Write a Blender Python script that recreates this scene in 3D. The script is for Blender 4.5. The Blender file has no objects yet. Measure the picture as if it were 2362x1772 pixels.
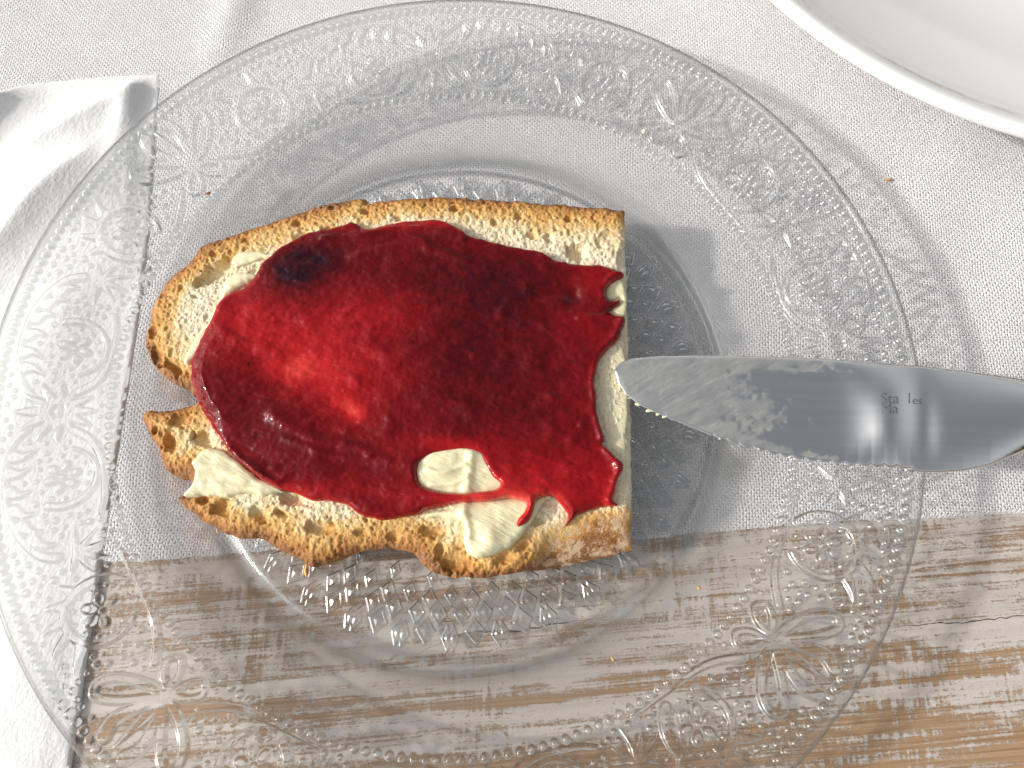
import bpy, math, random
import numpy as np

# ------------------------------------------------------------------ camera, sky, sun, exposure
sc = bpy.context.scene
COL = sc.collection
CAM = np.array([0.015367, -0.051640, 0.179485])
ROT = np.array([0.293976, 0.006242, 0.0])
FPX = 1663.474
SUN_AZ, SUN_EL = math.radians(186.0), math.radians(30.0)   # direction the light comes FROM, measured from +x


def rotm(v):
    th = np.linalg.norm(v); a = v / th
    K = np.array([[0, -a[2], a[1]], [a[2], 0, -a[0]], [-a[1], a[0], 0]])
    return np.eye(3) + math.sin(th) * K + (1 - math.cos(th)) * K @ K


RM = rotm(ROT)
cam = bpy.data.objects.new('camera', bpy.data.cameras.new('camera')); COL.objects.link(cam)
from mathutils import Matrix, Vector
M4 = Matrix.Identity(4)
for i in range(3):
    for j in range(3):
        M4[i][j] = RM[i, j]
    M4[i][3] = CAM[i]
cam.matrix_world = M4
cam.data.sensor_width = 36.0
cam.data.lens = FPX * 36.0 / 2362.0
cam.data.clip_start = 0.005; cam.data.clip_end = 50.0
cam.data.dof.use_dof = True
cam.data.dof.focus_distance = 0.166
cam.data.dof.aperture_fstop = 22.0
sc.camera = cam

world = bpy.data.worlds.new('World'); sc.world = world; world.use_nodes = True
wn, wl = world.node_tree.nodes, world.node_tree.links
sky = wn.new('ShaderNodeTexSky'); sky.sky_type = 'NISHITA'; sky.sun_disc = False
sky.sun_elevation = SUN_EL
sky.sun_rotation = math.pi / 2 - SUN_AZ            # nishita measures clockwise from +y
sky.air_density = 1.6; sky.dust_density = 6.0; sky.ozone_density = 1.0
bw = wn.new('ShaderNodeRGBToBW'); wl.new(sky.outputs[0], bw.inputs[0])
mx = wn.new('ShaderNodeMixRGB'); mx.inputs[0].default_value = 0.84
wl.new(sky.outputs[0], mx.inputs[1]); wl.new(bw.outputs[0], mx.inputs[2])
wl.new(mx.outputs[0], wn['Background'].inputs[0])
wn['Background'].inputs[1].default_value = 0.15

sl = bpy.data.lights.new('sun', 'SUN'); sl.energy = 2.3; sl.angle = math.radians(2.5); sl.color = (1.0, 0.945, 0.88)
sun = bpy.data.objects.new('sun', sl); COL.objects.link(sun)
sdir = Vector((math.cos(SUN_EL) * math.cos(SUN_AZ), math.cos(SUN_EL) * math.sin(SUN_AZ), math.sin(SUN_EL)))
sun.rotation_euler = sdir.to_track_quat('Z', 'Y').to_euler()
sun.location = sdir * 2

sc.view_settings.view_transform = 'Standard'; sc.view_settings.look = 'None'
sc.view_settings.gamma = 1.0; sc.view_settings.use_curve_mapping = False
sc.view_settings.exposure = 0.29
sc.render.engine = 'CYCLES'
sc.cycles.use_denoising = True
try:
    sc.cycles.denoiser = 'OPENIMAGEDENOISE'
except Exception:
    pass
sc.cycles.max_bounces = 10; sc.cycles.transparent_max_bounces = 16
sc.cycles.transmission_bounces = 8; sc.cycles.glossy_bounces = 6; sc.cycles.diffuse_bounces = 3
sc.cycles.sample_clamp_indirect = 3.0
sc.cycles.caustics_refractive = True; sc.cycles.caustics_reflective = True
sc.cycles.blur_glossy = 0.3

rng = np.random.default_rng(7); random.seed(7)
K = 2362.0 / 2212.0


def P(px, py, z):
    """point of the photograph (2212 px wide) on the height z it touches; vectorised"""
    px = np.asarray(px, float) * K; py = np.asarray(py, float) * K; z = np.asarray(z, float)
    d = np.stack(np.broadcast_arrays((px - 1181) / FPX, -(py - 886) / FPX, -1.0 + 0 * px), -1) @ RM.T
    t = (z - CAM[2]) / d[..., 2]
    return CAM + t[..., None] * d


def poly(pts, z):
    return np.array([P(a, b, z)[:2] for a, b in pts])


# ------------------------------------------------------------------ helpers
def mesh_np(name, V, F, mat=None, parent=None, smooth=True, attrs=None):
    me = bpy.data.meshes.new(name)
    V = np.ascontiguousarray(V, np.float32); F = np.ascontiguousarray(F, np.int32)
    n = F.shape[1]
    me.vertices.add(len(V)); me.vertices.foreach_set('co', V.ravel())
    me.loops.add(F.size); me.loops.foreach_set('vertex_index', F.ravel())
    me.polygons.add(len(F)); me.polygons.foreach_set('loop_start', np.arange(0, F.size, n, dtype=np.int32))
    me.polygons.foreach_set('loop_total', np.full(len(F), n, np.int32))
    me.polygons.foreach_set('use_smooth', np.full(len(F), smooth, bool))
    me.update(calc_edges=True); me.validate()
    for k, a in (attrs or {}).items():
        at = me.attributes.new(k, 'FLOAT', 'POINT'); at.data.foreach_set('value', np.ascontiguousarray(a, np.float32))
    if mat: me.materials.append(mat)
    o = bpy.data.objects.new(name, me); COL.objects.link(o)
    if parent: o.parent = parent
    return o


def empty(name, loc=(0, 0, 0)):
    o = bpy.data.objects.new(name, None); COL.objects.link(o); o.empty_display_size = 0.01
    return o


def tag(o, label, cat, group=None):
    o['label'] = label; o['category'] = cat
    if group: o['group'] = group
    return o


def vnoise(x, y, s, seed=0):
    """smooth value noise, s = cells per metre, about -1..1"""
    r = np.random.default_rng(seed); L = r.uniform(-1, 1, (256, 256))
    x = np.asarray(x) * s + 1000.3; y = np.asarray(y) * s + 1000.7
    i = np.floor(x).astype(int); j = np.floor(y).astype(int); u = x - i; v = y - j
    u = u * u * u * (u * (6 * u - 15) + 10); v = v * v * v * (v * (6 * v - 15) + 10)
    g = lambda a, b: L[a & 255, b & 255]
    return (g(i, j) * (1 - u) + g(i + 1, j) * u) * (1 - v) + (g(i, j + 1) * (1 - u) + g(i + 1, j + 1) * u) * v


def fbm(x, y, s, seed=0, oct=4):
    a, t = 1.0, 0
    for k in range(oct):
        t = t + a * vnoise(x, y, s * 2 ** k, seed + k); a *= 0.5
    return t / 1.6


def smooth_poly(p, n=6, jit=0.0, seed=0):
    p = np.asarray(p); m = len(p); out = []
    for i in range(m):
        a, b, c, d = p[i - 1], p[i], p[(i + 1) % m], p[(i + 2) % m]
        for q in range(n):
            t = q / n
            out.append(0.5 * ((2 * b) + (c - a) * t + (2 * a - 5 * b + 4 * c - d) * t * t + (3 * b - a - 3 * c + d) * t ** 3))
    out = np.array(out)
    if jit:
        out += jit * np.c_[fbm(out[:, 0], out[:, 1], 500, seed, 3), fbm(out[:, 0], out[:, 1], 500, seed + 9, 3)]
    return out


def seg_dist(X, Y, pts, closed=True):
    """distance to a polyline and inside mask"""
    D = np.full(X.shape, 1e9); ins = np.zeros(X.shape, bool)
    n = len(pts)
    for i in range(n if closed else n - 1):
        ax, ay = pts[i]; bx, by = pts[(i + 1) % n]
        dx, dy = bx - ax, by - ay; L2 = dx * dx + dy * dy + 1e-18
        t = np.clip(((X - ax) * dx + (Y - ay) * dy) / L2, 0, 1)
        D = np.minimum(D, (X - ax - t * dx) ** 2 + (Y - ay - t * dy) ** 2)
        if closed:
            c = (ay > Y) != (by > Y)
            with np.errstate(divide='ignore', invalid='ignore'):
                ins ^= c & (X < ax + (Y - ay) * dx / (dy if abs(dy) > 1e-15 else 1e-15))
    return np.sqrt(D), ins


def sheet(name, pts, res, zfun, mat, parent=None, skirt=None, attrs=None, hole=None, own_skirt=None):
    """solid-looking top sheet over an outline: zfun(X, Y, S) with S = distance inside the outline.
    skirt = z (or function) down to which the rim is closed."""
    x0, y0 = pts.min(0) - 2 * res; x1, y1 = pts.max(0) + 2 * res
    nx = int((x1 - x0) / res) + 1; ny = int((y1 - y0) / res) + 1
    X, Y = np.meshgrid(x0 + np.arange(nx) * res, y0 + np.arange(ny) * res, indexing='ij')
    D, I = seg_dist(X, Y, pts); S = np.where(I, D, -D)
    if hole is not None:
        D2, I2 = seg_dist(X, Y, hole); S = np.minimum(S, np.where(I2, -D2, D2))
    ins = S > 0
    q = ins[:-1, :-1].astype(int) + ins[1:, :-1] + ins[1:, 1:] + ins[:-1, 1:]
    cell = q >= 2
    idx = np.arange(nx * ny).reshape(nx, ny)
    F = np.stack([idx[:-1, :-1], idx[1:, :-1], idx[1:, 1:], idx[:-1, 1:]], -1)[cell]
    gx, gy = np.gradient(S, res)
    gl = np.sqrt(gx * gx + gy * gy) + 1e-9
    near = S < 0.35 * res
    X = np.where(near, X - gx / gl * S, X); Y = np.where(near, Y - gy / gl * S, Y); S = np.where(near, 0.0, S)
    Z = zfun(X, Y, S)
    used, inv = np.unique(F, return_inverse=True)
    F = inv.reshape(F.shape)
    V = np.c_[X.ravel()[used], Y.ravel()[used], Z.ravel()[used]]
    A = {k: f(X, Y, S).ravel()[used] for k, f in (attrs or {}).items()}
    # open border edges
    E = np.concatenate([F[:, [0, 1]], F[:, [1, 2]], F[:, [2, 3]], F[:, [3, 0]]])
    key = np.sort(E, 1); key = key[:, 0].astype(np.int64) * len(V) + key[:, 1]
    u, first, cnt = np.unique(key, return_index=True, return_counts=True)
    B = E[first[cnt == 1]]
    if skirt is not None and own_skirt is None:
        bv, binv = np.unique(B, return_inverse=True); binv = binv.reshape(B.shape)
        low = V[bv].copy(); low[:, 2] = np.minimum(skirt(low[:, 0], low[:, 1]) if callable(skirt) else skirt, low[:, 2] - 1e-5)
        n0 = len(V)
        F = np.concatenate([F, np.c_[B[:, 1], B[:, 0], binv[:, 0] + n0, binv[:, 1] + n0]])
        V = np.concatenate([V, low])
        A = {k: np.concatenate([a, a[bv]]) for k, a in A.items()}
    o = mesh_np(name, V, F, mat, parent, attrs=A)
    if own_skirt is not None:
        return o, V, B
    return o


def lathe(name, prof, n, mat, parent=None, attr=None, center=(0, 0), closed=False):
    prof = np.array(prof); m = len(prof); th = np.arange(n) * 2 * math.pi / n
    V = np.stack([center[0] + prof[:, 0][:, None] * np.cos(th), center[1] + prof[:, 0][:, None] * np.sin(th), np.repeat(prof[:, 1][:, None], n, 1)], -1).reshape(-1, 3)
    i = np.arange(m - 1)[:, None] * n; j = np.arange(n)[None]; j2 = (j + 1) % n
    F = np.stack([i + j, i + n + j, i + n + j2, i + j2], -1).reshape(-1, 4)
    at = {k: np.repeat(np.asarray(a), n) for k, a in (attr or {}).items()}
    return mesh_np(name, V, F, mat, parent, attrs=at)


def cspline(pts, n=8):
    p = np.array(pts, float); out = []
    for i in range(len(p) - 1):
        a, b, c, d = p[max(i - 1, 0)], p[i], p[i + 1], p[min(i + 2, len(p) - 1)]
        for q in range(n):
            t = q / n
            out.append(0.5 * ((2 * b) + (c - a) * t + (2 * a - 5 * b + 4 * c - d) * t * t + (3 * b - a - 3 * c + d) * t ** 3))
    out.append(p[-1]); return np.array(out)


# ---- material helper
class NT:
    def __init__(s, name):
        s.m = bpy.data.materials.new(name); s.m.use_nodes = True
        s.n = s.m.node_tree.nodes; s.l = s.m.node_tree.links
        s.b = s.n['Principled BSDF']; s.out = s.n['Material Output']

    def new(s, t, **kw):
        o = s.n.new(t)
        for k, v in kw.items():
            if k.startswith('i_'):
                key = k[2:]; key = int(key) if key.isdigit() else key.replace('_', ' ')
                s.put(o.inputs[key], v)
            else:
                setattr(o, k, v)
        return o

    def put(s, sock, v):
        if isinstance(v, bpy.types.NodeSocket):
            s.l.new(v, sock)
        else:
            sock.default_value = v

    def math(s, op, a, b=0.0, clamp=False):
        o = s.n.new('ShaderNodeMath'); o.operation = op; o.use_clamp = clamp
        s.put(o.inputs[0], a); s.put(o.inputs[1], b); return o.outputs[0]

    def mix(s, f, a, b, mode='MIX'):
        o = s.n.new('ShaderNodeMixRGB'); o.blend_type = mode
        s.put(o.inputs[0], f); s.put(o.inputs[1], a if not isinstance(a, tuple) else (*a, 1)[:4])
        s.put(o.inputs[2], b if not isinstance(b, tuple) else (*b, 1)[:4]); return o.outputs[0]

    def coord(s):
        return s.new('ShaderNodeNewGeometry').outputs['Position']

    def mapping(s, v, scale=(1, 1, 1), rot=(0, 0, 0), loc=(0, 0, 0)):
        if any(rot):
            r = s.new('ShaderNodeMapping'); s.l.new(v, r.inputs[0]); r.inputs['Rotation'].default_value = rot; v = r.outputs[0]; rot = (0, 0, 0)
        o = s.new('ShaderNodeMapping'); s.l.new(v, o.inputs[0])
        o.inputs['Scale'].default_value = scale; o.inputs['Rotation'].default_value = rot; o.inputs['Location'].default_value = loc
        return o.outputs[0]

    def noise(s, v, scale, detail=4, rough=0.55, dist=0.0):
        o = s.new('ShaderNodeTexNoise'); s.l.new(v, o.inputs['Vector'])
        o.inputs['Scale'].default_value = scale; o.inputs['Detail'].default_value = detail
        o.inputs['Roughness'].default_value = rough; o.inputs['Distortion'].default_value = dist
        return o.outputs[0]

    def ramp(s, f, stops, interp='LINEAR'):
        o = s.new('ShaderNodeValToRGB'); s.put(o.inputs[0], f); o.color_ramp.interpolation = interp
        e = o.color_ramp.elements
        while len(e) < len(stops): e.new(0.5)
        for k, (p, c) in enumerate(stops):
            e[k].position = p; e[k].color = (*c, 1) if len(c) == 3 else c
        return o.outputs[0]

    def rng(s, f, a, b, c=0.0, d=1.0, smooth=False):
        o = s.new('ShaderNodeMapRange'); s.put(o.inputs[0], f)
        if smooth: o.interpolation_type = 'SMOOTHSTEP'
        for k, v in enumerate((a, b, c, d)): o.inputs[1 + k].default_value = v
        return o.outputs[0]

    def attr(s, n):
        o = s.new('ShaderNodeAttribute'); o.attribute_name = n; return o.outputs['Fac']

    def bump(s, h, dist, strength=1.0, nrm=None):
        o = s.new('ShaderNodeBump'); s.put(o.inputs['Height'], h); o.inputs['Distance'].default_value = dist
        o.inputs['Strength'].default_value = strength
        if nrm is not None: s.l.new(nrm, o.inputs['Normal'])
        return o.outputs[0]

    def set(s, **kw):
        for k, v in kw.items():
            k = k.replace('_', ' ')
            if isinstance(v, tuple) and len(v) == 3 and k in ('Base Color',): v = (*v, 1)
            s.put(s.b.inputs[k], v)
        return s.m


# ------------------------------------------------------------------ materials
def m_wood():
    t = NT('whitewashed_wood'); p = t.coord()
    sep = t.new('ShaderNodeSeparateXYZ'); t.l.new(p, sep.inputs[0])
    x, y = sep.outputs[0], sep.outputs[1]
    warp = t.math('MULTIPLY', t.math('SUBTRACT', t.noise(t.mapping(p, (1, .4, 1)), 22, 3), .5), .016)
    yw = t.math('ADD', t.math('ADD', t.math('SUBTRACT', y, t.math('MULTIPLY', x, .085)), warp), .0)
    f = t.rng(yw, -.16, .04)
    bands = t.ramp(f, [(0, (.42,) * 3), (.14, (.55,) * 3), (.20, (.36,) * 3), (.235, (.60,) * 3), (.27, (.38,) * 3), (.33, (.32,) * 3), (.375, (.40,) * 3),
                       (.385, (.66,) * 3), (.40, (.62,) * 3), (.425, (.60,) * 3), (.43, (.34,) * 3), (.447, (.38,) * 3), (.452, (.70,) * 3), (.50, (.60,) * 3),
                       (.53, (.66,) * 3), (.56, (.54,) * 3), (.59, (.62,) * 3), (.62, (.48,) * 3), (.66, (.52,) * 3), (.8, (.48,) * 3)])
    st = t.noise(t.mapping(p, (9, 420, 1), (0, 0, -.085)), 1.0, 6, .68, .2)
    st2 = t.noise(t.mapping(p, (30, 1700, 1), (0, 0, -.085)), 1.0, 4, .65)
    cross = t.noise(t.mapping(p, (700, 70, 1)), 1.0, 5, .68)
    zone = t.rng(t.noise(p, 26, 2), .42, .6)
    blot = t.noise(t.mapping(p, (.6, 1, 1)), 150, 6, .7)
    fine = t.noise(t.mapping(p, (.7, 1, 1)), 2100, 4, .7)
    C = lambda q, k: t.math('MULTIPLY', t.math('SUBTRACT', q, .5), k)
    m = t.math('ADD', C(st, 1.7), bands)
    m = t.math('ADD', m, C(st2, .75))
    m = t.math('ADD', m, t.math('MULTIPLY', C(cross, 1.5), zone))
    m = t.math('ADD', m, C(blot, .9))
    m = t.math('ADD', m, C(fine, .9))
    paint = t.rng(m, .33, .62, 0, 1, True)
    brown = t.mix(t.rng(st2, .35, .65), (.25, .150, .080), (.41, .27, .16))
    white = t.mix(t.rng(t.noise(t.mapping(p, (10, 240, 1), (0, 0, -.085)), 1, 5, .65), .3, .7), (.42, .375, .335), (.60, .56, .525))
    col = t.mix(t.math('MULTIPLY', paint, t.rng(fine, .25, .6, .78, 1.0)), brown, white)
    hgt = t.math('ADD', t.math('MULTIPLY', paint, .55), t.math('ADD', t.math('MULTIPLY', st2, .25), t.math('MULTIPLY', fine, .25)))
    return t.set(Base_Color=col, Roughness=.62, Normal=t.bump(hgt, .00018, .9), Specular_IOR_Level=.35)


def m_cloth():
    t = NT('woven_white_cloth'); p = t.coord()
    wob = t.noise(p, 260, 2)
    v = t.mapping(p, (1, 1, 1), (0, 0, .035))
    vv = t.new('ShaderNodeVectorMath', operation='ADD'); t.l.new(v, vv.inputs[0])
    sc_ = t.new('ShaderNodeVectorMath', operation='SCALE'); t.l.new(t.new('ShaderNodeTexNoise', i_Scale=140.0, i_Vector=p).outputs[1], sc_.inputs[0]); sc_.inputs[3].default_value = .0015
    t.l.new(sc_.outputs[0], vv.inputs[1])
    sep = t.new('ShaderNodeSeparateXYZ'); t.l.new(vv.outputs[0], sep.inputs[0])
    k = 2 * math.pi / .00142
    sx = t.math('SINE', t.math('MULTIPLY', sep.outputs[0], k)); sy = t.math('SINE', t.math('MULTIPLY', sep.outputs[1], k))
    cx = t.math('ABSOLUTE', t.math('COSINE', t.math('MULTIPLY', sep.outputs[0], k))); cy = t.math('ABSOLUTE', t.math('COSINE', t.math('MULTIPLY', sep.outputs[1], k)))
    # plain weave: warp over weft alternately
    over = t.math('MULTIPLY', sx, sy)
    gap = t.math('MULTIPLY', t.rng(cx, 0, .75), t.rng(cy, 0, .75))
    fib = t.noise(p, 2600, 3, .7)
    big = t.noise(p, 420, 3)
    h = t.math('ADD', t.math('MULTIPLY', over, .35), t.math('ADD', t.math('MULTIPLY', gap, .75), t.math('ADD', t.math('MULTIPLY', fib, .7), t.math('MULTIPLY', big, .9))))
    gcol = t.mix(t.rng(t.math('ADD', gap, t.math('MULTIPLY', fib, .5)), .1, .6), (.70, .68, .70), (.87, .85, .865))
    return t.set(Base_Color=gcol, Roughness=.9, Specular_IOR_Level=.1, Sheen_Weight=.15, Normal=t.bump(h, .00040, 1.0))


def m_napkin():
    t = NT('white_paper_napkin'); p = t.coord()
    n1 = t.noise(t.mapping(p, (1, .55, 1), (0, 0, .5)), 1300, 3, .6); n2 = t.noise(p, 500, 3)
    h = t.math('ADD', n1, t.math('MULTIPLY', n2, .6))
    return t.set(Base_Color=(.80, .795, .785), Roughness=.85, Specular_IOR_Level=.15, Normal=t.bump(h, .00022, 1.0))


def m_dish():
    t = NT('white_glazed_ceramic'); p = t.coord()
    w = t.attr('wear'); n = t.noise(p, 260, 5, .7); n2 = t.noise(p, 30, 2)
    f = t.math('MULTIPLY', w, t.rng(t.math('ADD', n, t.math('MULTIPLY', n2, .9)), .80, 1.1, 0, .8), True)
    return t.set(Base_Color=t.mix(f, (.74, .735, .715), (.34, .24, .13)), Roughness=.16, Coat_Weight=.3, Coat_Roughness=.08)


def m_glass():
    t = NT('clear_pressed_glass')
    t.n.remove(t.b)
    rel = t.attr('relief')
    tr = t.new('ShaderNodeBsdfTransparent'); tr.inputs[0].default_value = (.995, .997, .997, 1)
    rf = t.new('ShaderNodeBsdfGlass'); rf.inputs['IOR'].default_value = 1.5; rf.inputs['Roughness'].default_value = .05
    rf.inputs[0].default_value = (.78, .80, .80, 1)  # grey tint paints the refraction darkness into the steep relief flanks as outlines
    gl = t.new('ShaderNodeBsdfGlossy'); gl.inputs['Roughness'].default_value = .14
    fr = t.new('ShaderNodeFresnel')
    # thin sheet: rays cross it unbent, so both faces reflect as seen from the air side
    t.l.new(t.rng(t.new('ShaderNodeNewGeometry').outputs['Backfacing'], 0, 1, 1.58, 1 / 1.58), fr.inputs[0])
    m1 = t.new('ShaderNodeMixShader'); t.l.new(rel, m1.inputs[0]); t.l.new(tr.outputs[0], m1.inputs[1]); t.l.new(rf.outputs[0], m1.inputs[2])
    m2 = t.new('ShaderNodeMixShader'); t.l.new(fr.outputs[0], m2.inputs[0]); t.l.new(m1.outputs[0], m2.inputs[1]); t.l.new(gl.outputs[0], m2.inputs[2])
    t.l.new(m2.outputs[0], t.out.inputs[0])
    return t.m


def m_bread(side=False):
    t = NT('toasted_bread_crust' if side else 'bread_crumb'); p = t.coord()
    b = t.attr('toast')
    n1 = t.noise(p, 900, 4, .7); n2 = t.noise(p, 170, 3); n3 = t.noise(p, 2600, 3, .7)
    f = t.math('ADD', b, t.math('ADD', t.math('MULTIPLY', t.math('SUBTRACT', n2, .5), .55), t.math('MULTIPLY', t.math('SUBTRACT', n1, .5), .40)))
    col = t.ramp(f, [(.0, (.80, .715, .54)), (.22, (.78, .65, .42)), (.45, (.67, .42, .15)), (.66, (.55, .285, .07)), (.86, (.39, .16, .030)), (1.0, (.22, .08, .016))])
    col = t.mix(t.math('MULTIPLY', t.rng(n3, .45, .75), .35), col, t.mix(.5, col, (.92, .85, .66)))
    fl = t.attr('flour')
    col = t.mix(t.math('MULTIPLY', fl, t.rng(t.noise(p, 300, 6, .75), .48, .55)), col, (.60, .42, .26))
    h = t.math('ADD', t.math('MULTIPLY', n1, 1.0), t.math('MULTIPLY', n3, .5))
    return t.set(Base_Color=col, Roughness=.62, Specular_IOR_Level=.35, 
                 Normal=t.bump(h, .00045, .85))


def m_jam():
    t = NT('red_berry_jam'); p = t.coord()
    a = t.attr('tone')
    n = t.noise(t.mapping(p, (1, 2.4, 1), (0, 0, .35)), 120, 5, .65, 1.2); n2 = t.noise(p, 420, 2, .5); n3 = t.noise(t.mapping(p, (1, 2.5, 1), (0, 0, .25)), 170, 2, .5, .8)
    f = t.math('ADD', a, t.math('ADD', t.math('MULTIPLY', t.math('SUBTRACT', n, .5), .30), t.math('MULTIPLY', t.math('SUBTRACT', n2, .5), .10)))
    col = t.ramp(f, [(0, (.020, .001, .006)), (.11, (.075, .0013, .003)), (.34, (.20, .003, .0055)), (.54, (.40, .010, .012)), (.70, (.56, .045, .034)), (.84, (.68, .22, .14)), (1, (.76, .52, .36))])
    seed = t.rng(t.noise(p, 330, 2, .5), .70, .78)
    col = t.mix(t.math('MULTIPLY', seed, .6), col, (.02, .001, .003))
    h = t.math('ADD', t.math('MULTIPLY', n3, 1.0), t.math('MULTIPLY', n2, .30))
    r = t.rng(n, .35, .65, .05, .13)
    return t.set(Base_Color=col, Roughness=r, IOR=1.38, Specular_IOR_Level=.40, Subsurface_Weight=.15, Subsurface_Radius=(.0018, .0003, .0003), Subsurface_Scale=1.0,
                 Normal=t.bump(h, .0005, .55))


def m_butter():
    t = NT('soft_butter'); p = t.coord()
    n = t.noise(t.mapping(p, (.35, 2.2, 1), (0, 0, .5)), 300, 4, .6); n2 = t.noise(p, 900, 3)
    col = t.mix(n, (.72, .66, .40), (.79, .74, .52))
    return t.set(Base_Color=col, Roughness=.33, IOR=1.46, Subsurface_Weight=.35, Subsurface_Radius=(.002, .0014, .0007), Subsurface_Scale=1.0,
                 Normal=t.bump(t.math('ADD', n, t.math('MULTIPLY', n2, .25)), .0005, .8))


def m_steel(name='brushed_steel'):
    t = NT(name); p = t.coord()
    b1 = t.noise(t.mapping(p, (30, 2600, 1), (0, 0, .04)), 1.0, 4, .6); b2 = t.noise(t.mapping(p, (8, 700, 1), (0, 0, .04)), 1.0, 3, .6)
    r = t.rng(b1, .3, .7, .09, .20)
    return t.set(Base_Color=t.mix(b2, (.74, .74, .745), (.86, .86, .86)), Metallic=1.0, Roughness=r, Anisotropic=.5,
                 Normal=t.bump(t.math('ADD', b1, b2), .00003, .35))


def m_film():
    t = NT('greasy_butter_film'); p = t.coord()
    s = t.noise(t.mapping(p, (130, 1500, 1), (0, 0, math.radians(-32))), 1.0, 5, .65, .4)
    s2 = t.noise(t.mapping(p, (60, 500, 1), (0, 0, math.radians(-26))), 1.0, 4, .6, .3)
    e = t.attr('cover')
    a = t.math('MULTIPLY', e, t.rng(t.math('ADD', t.math('MULTIPLY', s, .6), t.math('MULTIPLY', s2, .5)), .36, .72, .02, .32), True)
    t.set(Base_Color=t.mix(s2, (.50, .50, .47), (.66, .645, .57)), Roughness=.38, Normal=t.bump(t.math('ADD', s, s2), .0002, .8))
    t.set(Alpha=a)
    return t.m


def m_flat(name, c, rough=.6, metal=0.0):
    t = NT(name); n = t.noise(t.coord(), 1200, 3)
    return t.set(Base_Color=t.mix(n, tuple(v * .85 for v in c), tuple(min(1, v * 1.12) for v in c)), Roughness=rough, Metallic=metal)


WOOD, CLOTH, NAPKIN, DISH, GLASS = m_wood(), m_cloth(), m_napkin(), m_dish(), m_glass()
CRUMB, CRUST, JAM, BUTTER, STEEL, FILM = m_bread(), m_bread(True), m_jam(), m_butter(), m_steel(), m_film()

# ------------------------------------------------------------------ table top
n = 160
X, Y = np.meshgrid(np.linspace(-.45, .45, n), np.linspace(-.40, .45, n), indexing='ij')
Z = -0.0002 + 0.00025 * fbm(X, Y * 4, 12, 3)
I = np.arange(n * n).reshape(n, n)
F = np.stack([I[:-1, :-1], I[1:, :-1], I[1:, 1:], I[:-1, 1:]], -1).reshape(-1, 4)
V = np.c_[X.ravel(), Y.ravel(), Z.ravel()]
rim = np.r_[I[:, 0], I[-1, 1:], I[-2::-1, -1], I[0, -2:0:-1]]
low = V[rim].copy(); low[:, 2] = -.03; m0 = len(V); r2 = np.roll(rim, -1); L = m0 + np.arange(len(rim)); L2 = np.roll(L, -1)
table = mesh_np('table_top', np.r_[V, low], np.r_[F, np.c_[r2, rim, L, L2]], WOOD)
table['kind'] = 'structure'; table['label'] = 'whitewashed wooden table top with brown grain showing through'
# hairline crack in the board
cr = cspline([P(a, b, 0) for a, b in [(900, 1412), (960, 1385), (1010, 1368), (1120, 1362), (1230, 1343), (1330, 1338)]], 10)
cr2 = cspline([P(a, b, 0) for a, b in [(2330, 1322), (2212, 1330), (2090, 1345), (2010, 1348), (1930, 1353)]], 10)
DARK = m_flat('dark_crack', (.06, .035, .02), .9)
for c in (cr, cr2):
    c = c + np.c_[0 * c[:, 0], .0003 * vnoise(c[:, 0], c[:, 1], 700, 5), 0 * c[:, 0]]
    w = .00009 * (1.2 + vnoise(c[:, 0], c[:, 0], 900, 8)) * np.sin(np.linspace(.15, math.pi - .1, len(c)))
    zt = -0.0002 + 0.00025 * fbm(c[:, 0], c[:, 1] * 4, 12, 3) + .00006
    V = np.concatenate([np.c_[c[:, 0], c[:, 1] - w, zt], np.c_[c[:, 0], c[:, 1] + w, zt]]); q = len(c); i = np.arange(q - 1)
    mesh_np('crack', V, np.c_[i, i + 1, i + 1 + q, i + q], DARK, table)

# ------------------------------------------------------------------ tablecloth
edge = [(-700, 1290), (-300, 1255), (0, 1232), (235, 1214), (330, 1211), (450, 1201), (600, 1189), (900, 1180), (1200, 1174), (1380, 1166), (1500, 1152), (1650, 1141), (1800, 1127), (2000, 1119), (2212, 1108), (2500, 1098), (3000, 1085)]
ew = cspline([P(a, b, .0006)[:2] for a, b in edge], 14)
ew[:, 1] += .00035 * fbm(ew[:, 0], ew[:, 0] * 0, 260, 4)


def cloth_z(x, y):
    r = np.hypot(x, y)
    out = 1 / (1 + np.exp(-(r - .125) / .012))
    z = .0008 + out * (.0007 + .0007 * fbm(x * .8 + y * .35, y, 16, 21, 3))
    # soft upright fold near the top
    for (fx, fy, ln, w, h, an) in ((-.071, .123, .02, .006, .0019, 1.35), (-.128, .145, .03, .010, .003, .6), (.15, .02, .06, .014, .0012, 1.2), (.135, .06, .05, .01, .0008, 1.0)):
        u = (x - fx) * math.cos(an) + (y - fy) * math.sin(an); v = -(x - fx) * math.sin(an) + (y - fy) * math.cos(an)
        z = z + h * np.exp(-(u / ln) ** 2 - (v / w) ** 2)
    return z


nx, ny = 360, 260
t_ = np.linspace(0, 1, nx); ex = np.interp(t_, np.linspace(0, 1, len(ew)), ew[:, 0]); ey = np.interp(t_, np.linspace(0, 1, len(ew)), ew[:, 1])
s_ = np.linspace(0, 1, ny) ** 1.3
X = np.repeat(ex[:, None], ny, 1); Y = ey[:, None] + (.42 - ey[:, None]) * s_[None]
Z = cloth_z(X, Y)
Z[:, 0] = .0001; Z[:, 1] = np.minimum(Z[:, 1], .0006)
I = np.arange(nx * ny).reshape(nx, ny); F = np.stack([I[:-1, :-1], I[1:, :-1], I[1:, 1:], I[:-1, 1:]], -1).reshape(-1, 4)
cloth = tag(empty('tablecloth'), 'coarse woven white tablecloth lying over the whitewashed table', 'tablecloth')
mesh_np('cloth', np.c_[X.ravel(), Y.ravel(), Z.ravel()], F, CLOTH, cloth)
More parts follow.
